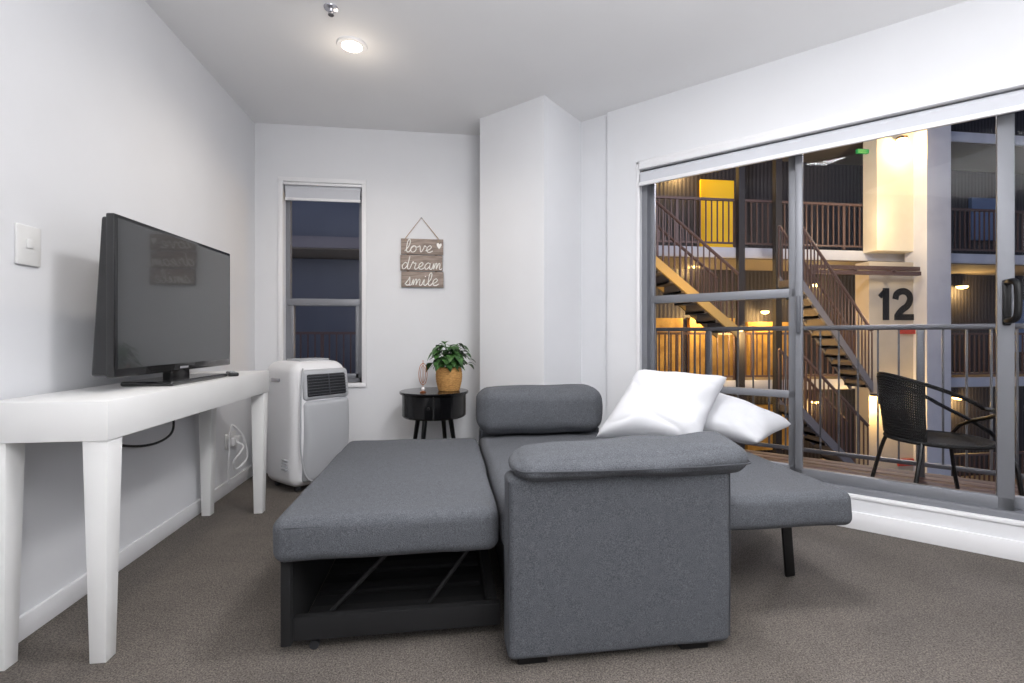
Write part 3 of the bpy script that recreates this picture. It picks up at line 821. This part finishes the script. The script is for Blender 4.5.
me3 = bpy.data.meshes.new('t'); b2.bm.to_mesh(me3); b.bm.from_mesh(me3)
b.done('numeral', M_text, num, smooth=False)
bx('red_sign', 901, 328, 916, 334, 9.15, 9.19, M_red, 'small red safety sign on beige wall', 'sign', group='red signs')
bx('red_sign', 899, 459, 914, 466, 9.15, 9.19, M_red, 'small red safety sign on beige wall', 'sign', group='red signs')
bx('exit_sign', 858, 149, 869, 153, 9.3, 9.36, M_green, 'small green glowing emergency exit sign', 'sign')
b = B()
for (v, dy) in ((266, 0), (271, .15)):
    x0, z0 = RY(800, v, 9.1-dy); x1, _ = RY(919, v, 9.1-dy); b.box(x0, x1, 9.05-dy, 9.15-dy, z0-.05, z0+.03)
for xx in (x0+.3, x0+1.2, x0+2.1): b.box(xx, xx+.06, 8.9, 9.15, z0+.0, z0+.06)
b.done('pipe_rack', M_rail, label='dark horizontal pipes below the upper walkway', cat='pipes')
def stair(u0, v0, u1, v1, Y0, Y1, label, ms):
    x0, z0 = RY(u0, v0, Y0); x1, z1 = RY(u1, v1, Y0)
    s_ = empty('exterior_staircase', (x1, (Y0+Y1)/2, z1), label=label, cat='staircase', group='exterior stairs of opposite building')
    n = max(6, int(abs(z0-z1)/.18)); b = B()
    for i in range(n):
        t0, t1 = i/n, (i+1)/n
        xa, xb_ = x0+(x1-x0)*t0, x0+(x1-x0)*t1; z = z0+(z1-z0)*t1
        b.box(xa, xb_+.03, Y0, Y1, z-.05, z); b.box(xa, xa+.02, Y0, Y1, z-.05, z+.13)
    b.done('treads', M_stair, s_, smooth=False)
    for Y in (Y0, Y1):
        b = B(); dz = .15
        poly = [(x0, z0+.05), (x1, z1+.05), (x1, z1-dz), (x0, z0-dz)]
        b.prism(poly, 0, .06); b.bm.transform(Matrix.Translation((0, Y+.03, 0)) @ Matrix.Rotation(math.pi/2, 4, 'X'))
        b.done('stringer', ms, s_, smooth=False)
        b = B(); b.tube([(x0, Y, z0+1.05), (x1, Y, z1+1.05)], .03, 8)
        m = n*2
        for i in range(m+1):
            t = i/m; x = x0+(x1-x0)*t; z = z0+(z1-z0)*t; b.box(x-.010, x+.010, Y-.01, Y+.01, z, z+1.03)
        b.done('stair_railing', M_rail, s_, smooth=False)
stair(645, 250, 738, 330, 8.3, 9.0, 'pale steel stair flight with brown railings, warm light painted in', M_string_lit)
stair(797, 275, 872, 385, 8.3, 8.8, 'grey steel stair flight with brown railings', M_string)
stair(797, 405, 868, 480, 8.3, 8.8, 'lower steel stair flight with brown railings', M_string)
def lamp(u, v, Y, power=14, sz=.09):
    x, z = RY(u, v, Y)
    l = empty('bulkhead_lamp', (x, Y, z), label='small glowing warm round bulkhead lamp', cat='lamp', group='bulkhead lamps of opposite building')
    B().lathe([(0, z+.06), (sz*1.15, z+.06), (sz*1.15, z+.02), (0, z+.02)], x, Y, 20).done('housing', M_darkpaint, l)
    B().lathe([(0, z-.05), (sz*.6, z-.04), (sz, z-.01), (sz, z+.02), (0, z+.02)], x, Y, 20).done('diffuser', M_lamp, l)
    light('lamp_bulb', 'POINT', (x, Y-.15, z-.15), power, (255, 208, 130), .1, parent=l)
lamp(741, 329, 9.30, 75); lamp(962, 287, 11.05, 40, .12); lamp(816, 285, 11.08, 40); lamp(877, 397, 9.08, 55, .1); lamp(958, 398, 11.05, 40, .12)
lamp(815, 402, 11.08, 40); lamp(690, 262, 11.08, 75); lamp(902, 140, 9.08, 60); lamp(680, 168, 11.08, 40); lamp(668, 402, 11.0, 50); lamp(765, 312, 10.95, 45); lamp(700, 312, 10.95, 45)
light('pillar_fill', 'POINT', (RY(895, 250, 8.4)[0], 8.4, 3.4), 70, (255, 228, 185), .1)  # bare point light added in front of the pillar to brighten it
light('number_wall_fill', 'POINT', (RY(895, 300, 8.0)[0], 8.0, 1.4), 28, (255, 228, 190), .15)  # added point light without a fixture, warms the number wall
light('stairwell_fill', 'POINT', (RY(690, 300, 7.4)[0], 7.4, 1.6), 45, (255, 206, 120), .15)  # added point light without a fixture, turns the left flight golden
light('stairwell_fill_far', 'POINT', (RY(835, 320, 7.4)[0], 7.4, .9), 22, (255, 214, 150), .15)  # added warm point light hanging free before the far flights
light('courtyard_fill', 'POINT', (6.0, 5.6, 4.2), 380, (234, 234, 248), .4)  # unseen fill added to lift the column and facade
light('courtyard_fill_near', 'POINT', (-2.6, 6.6, 3.0), 60, (230, 232, 246), .4)  # unseen fill added for the side behind the narrow window

# =====================================================================
# LIGHTING, WORLD, CAMERA
# =====================================================================
light('room_fill', 'AREA', (.6, -.6, 2.40), 36, (252, 251, 250), 1.4, size_y=1.4)  # soft fill added behind the camera, no fixture there
light('room_fill_near', 'AREA', (.7, 1.2, 2.42), 34, (252, 251, 252), .4, size_y=.4)  # smaller overhead fill, added out of view
light('ceiling_fill', 'AREA', (.9, -.4, 1.3), 110, (252, 252, 254), 1.4, rot=(math.pi, 0, 0), size_y=1.4)  # upward fill added out of view to brighten the ceiling
light('rear_fill', 'AREA', (.5, -2.0, 1.6), 12, (250, 251, 255), 1.4, rot=(math.radians(90), 0, 0), size_y=1.4)  # weak frontal fill added at the unseen end of the room
w = bpy.data.worlds.new('World'); sc.world = w; w.use_nodes = True
nt = w.node_tree; bg = nt.nodes['Background']
tc = nt.nodes.new('ShaderNodeTexCoord'); sep = nt.nodes.new('ShaderNodeSeparateXYZ'); r = nt.nodes.new('ShaderNodeValToRGB')
nt.links.new(tc.outputs['Generated'], sep.inputs[0]); nt.links.new(sep.outputs['Z'], r.inputs['Fac']); nt.links.new(r.outputs['Color'], bg.inputs['Color'])
r.color_ramp.elements[0].color = lin((168, 176, 200)); r.color_ramp.elements[1].color = lin((66, 88, 140)); r.color_ramp.elements[1].position = .8
bg.inputs['Strength'].default_value = .48

cam = bpy.data.cameras.new('camera'); cam.sensor_width = 36; cam.lens = 480/1024*36; cam.shift_y = -4.5/1024; cam.clip_start = .05
co = bpy.data.objects.new('camera', cam); sc.collection.objects.link(co)
co.location = (0, 0, CAMZ); co.rotation_euler = (math.pi/2, 0, -TH)
sc.camera = co
sc.view_settings.view_transform = 'Standard'
sc.view_settings.look = 'None'
sc.view_settings.exposure = 0
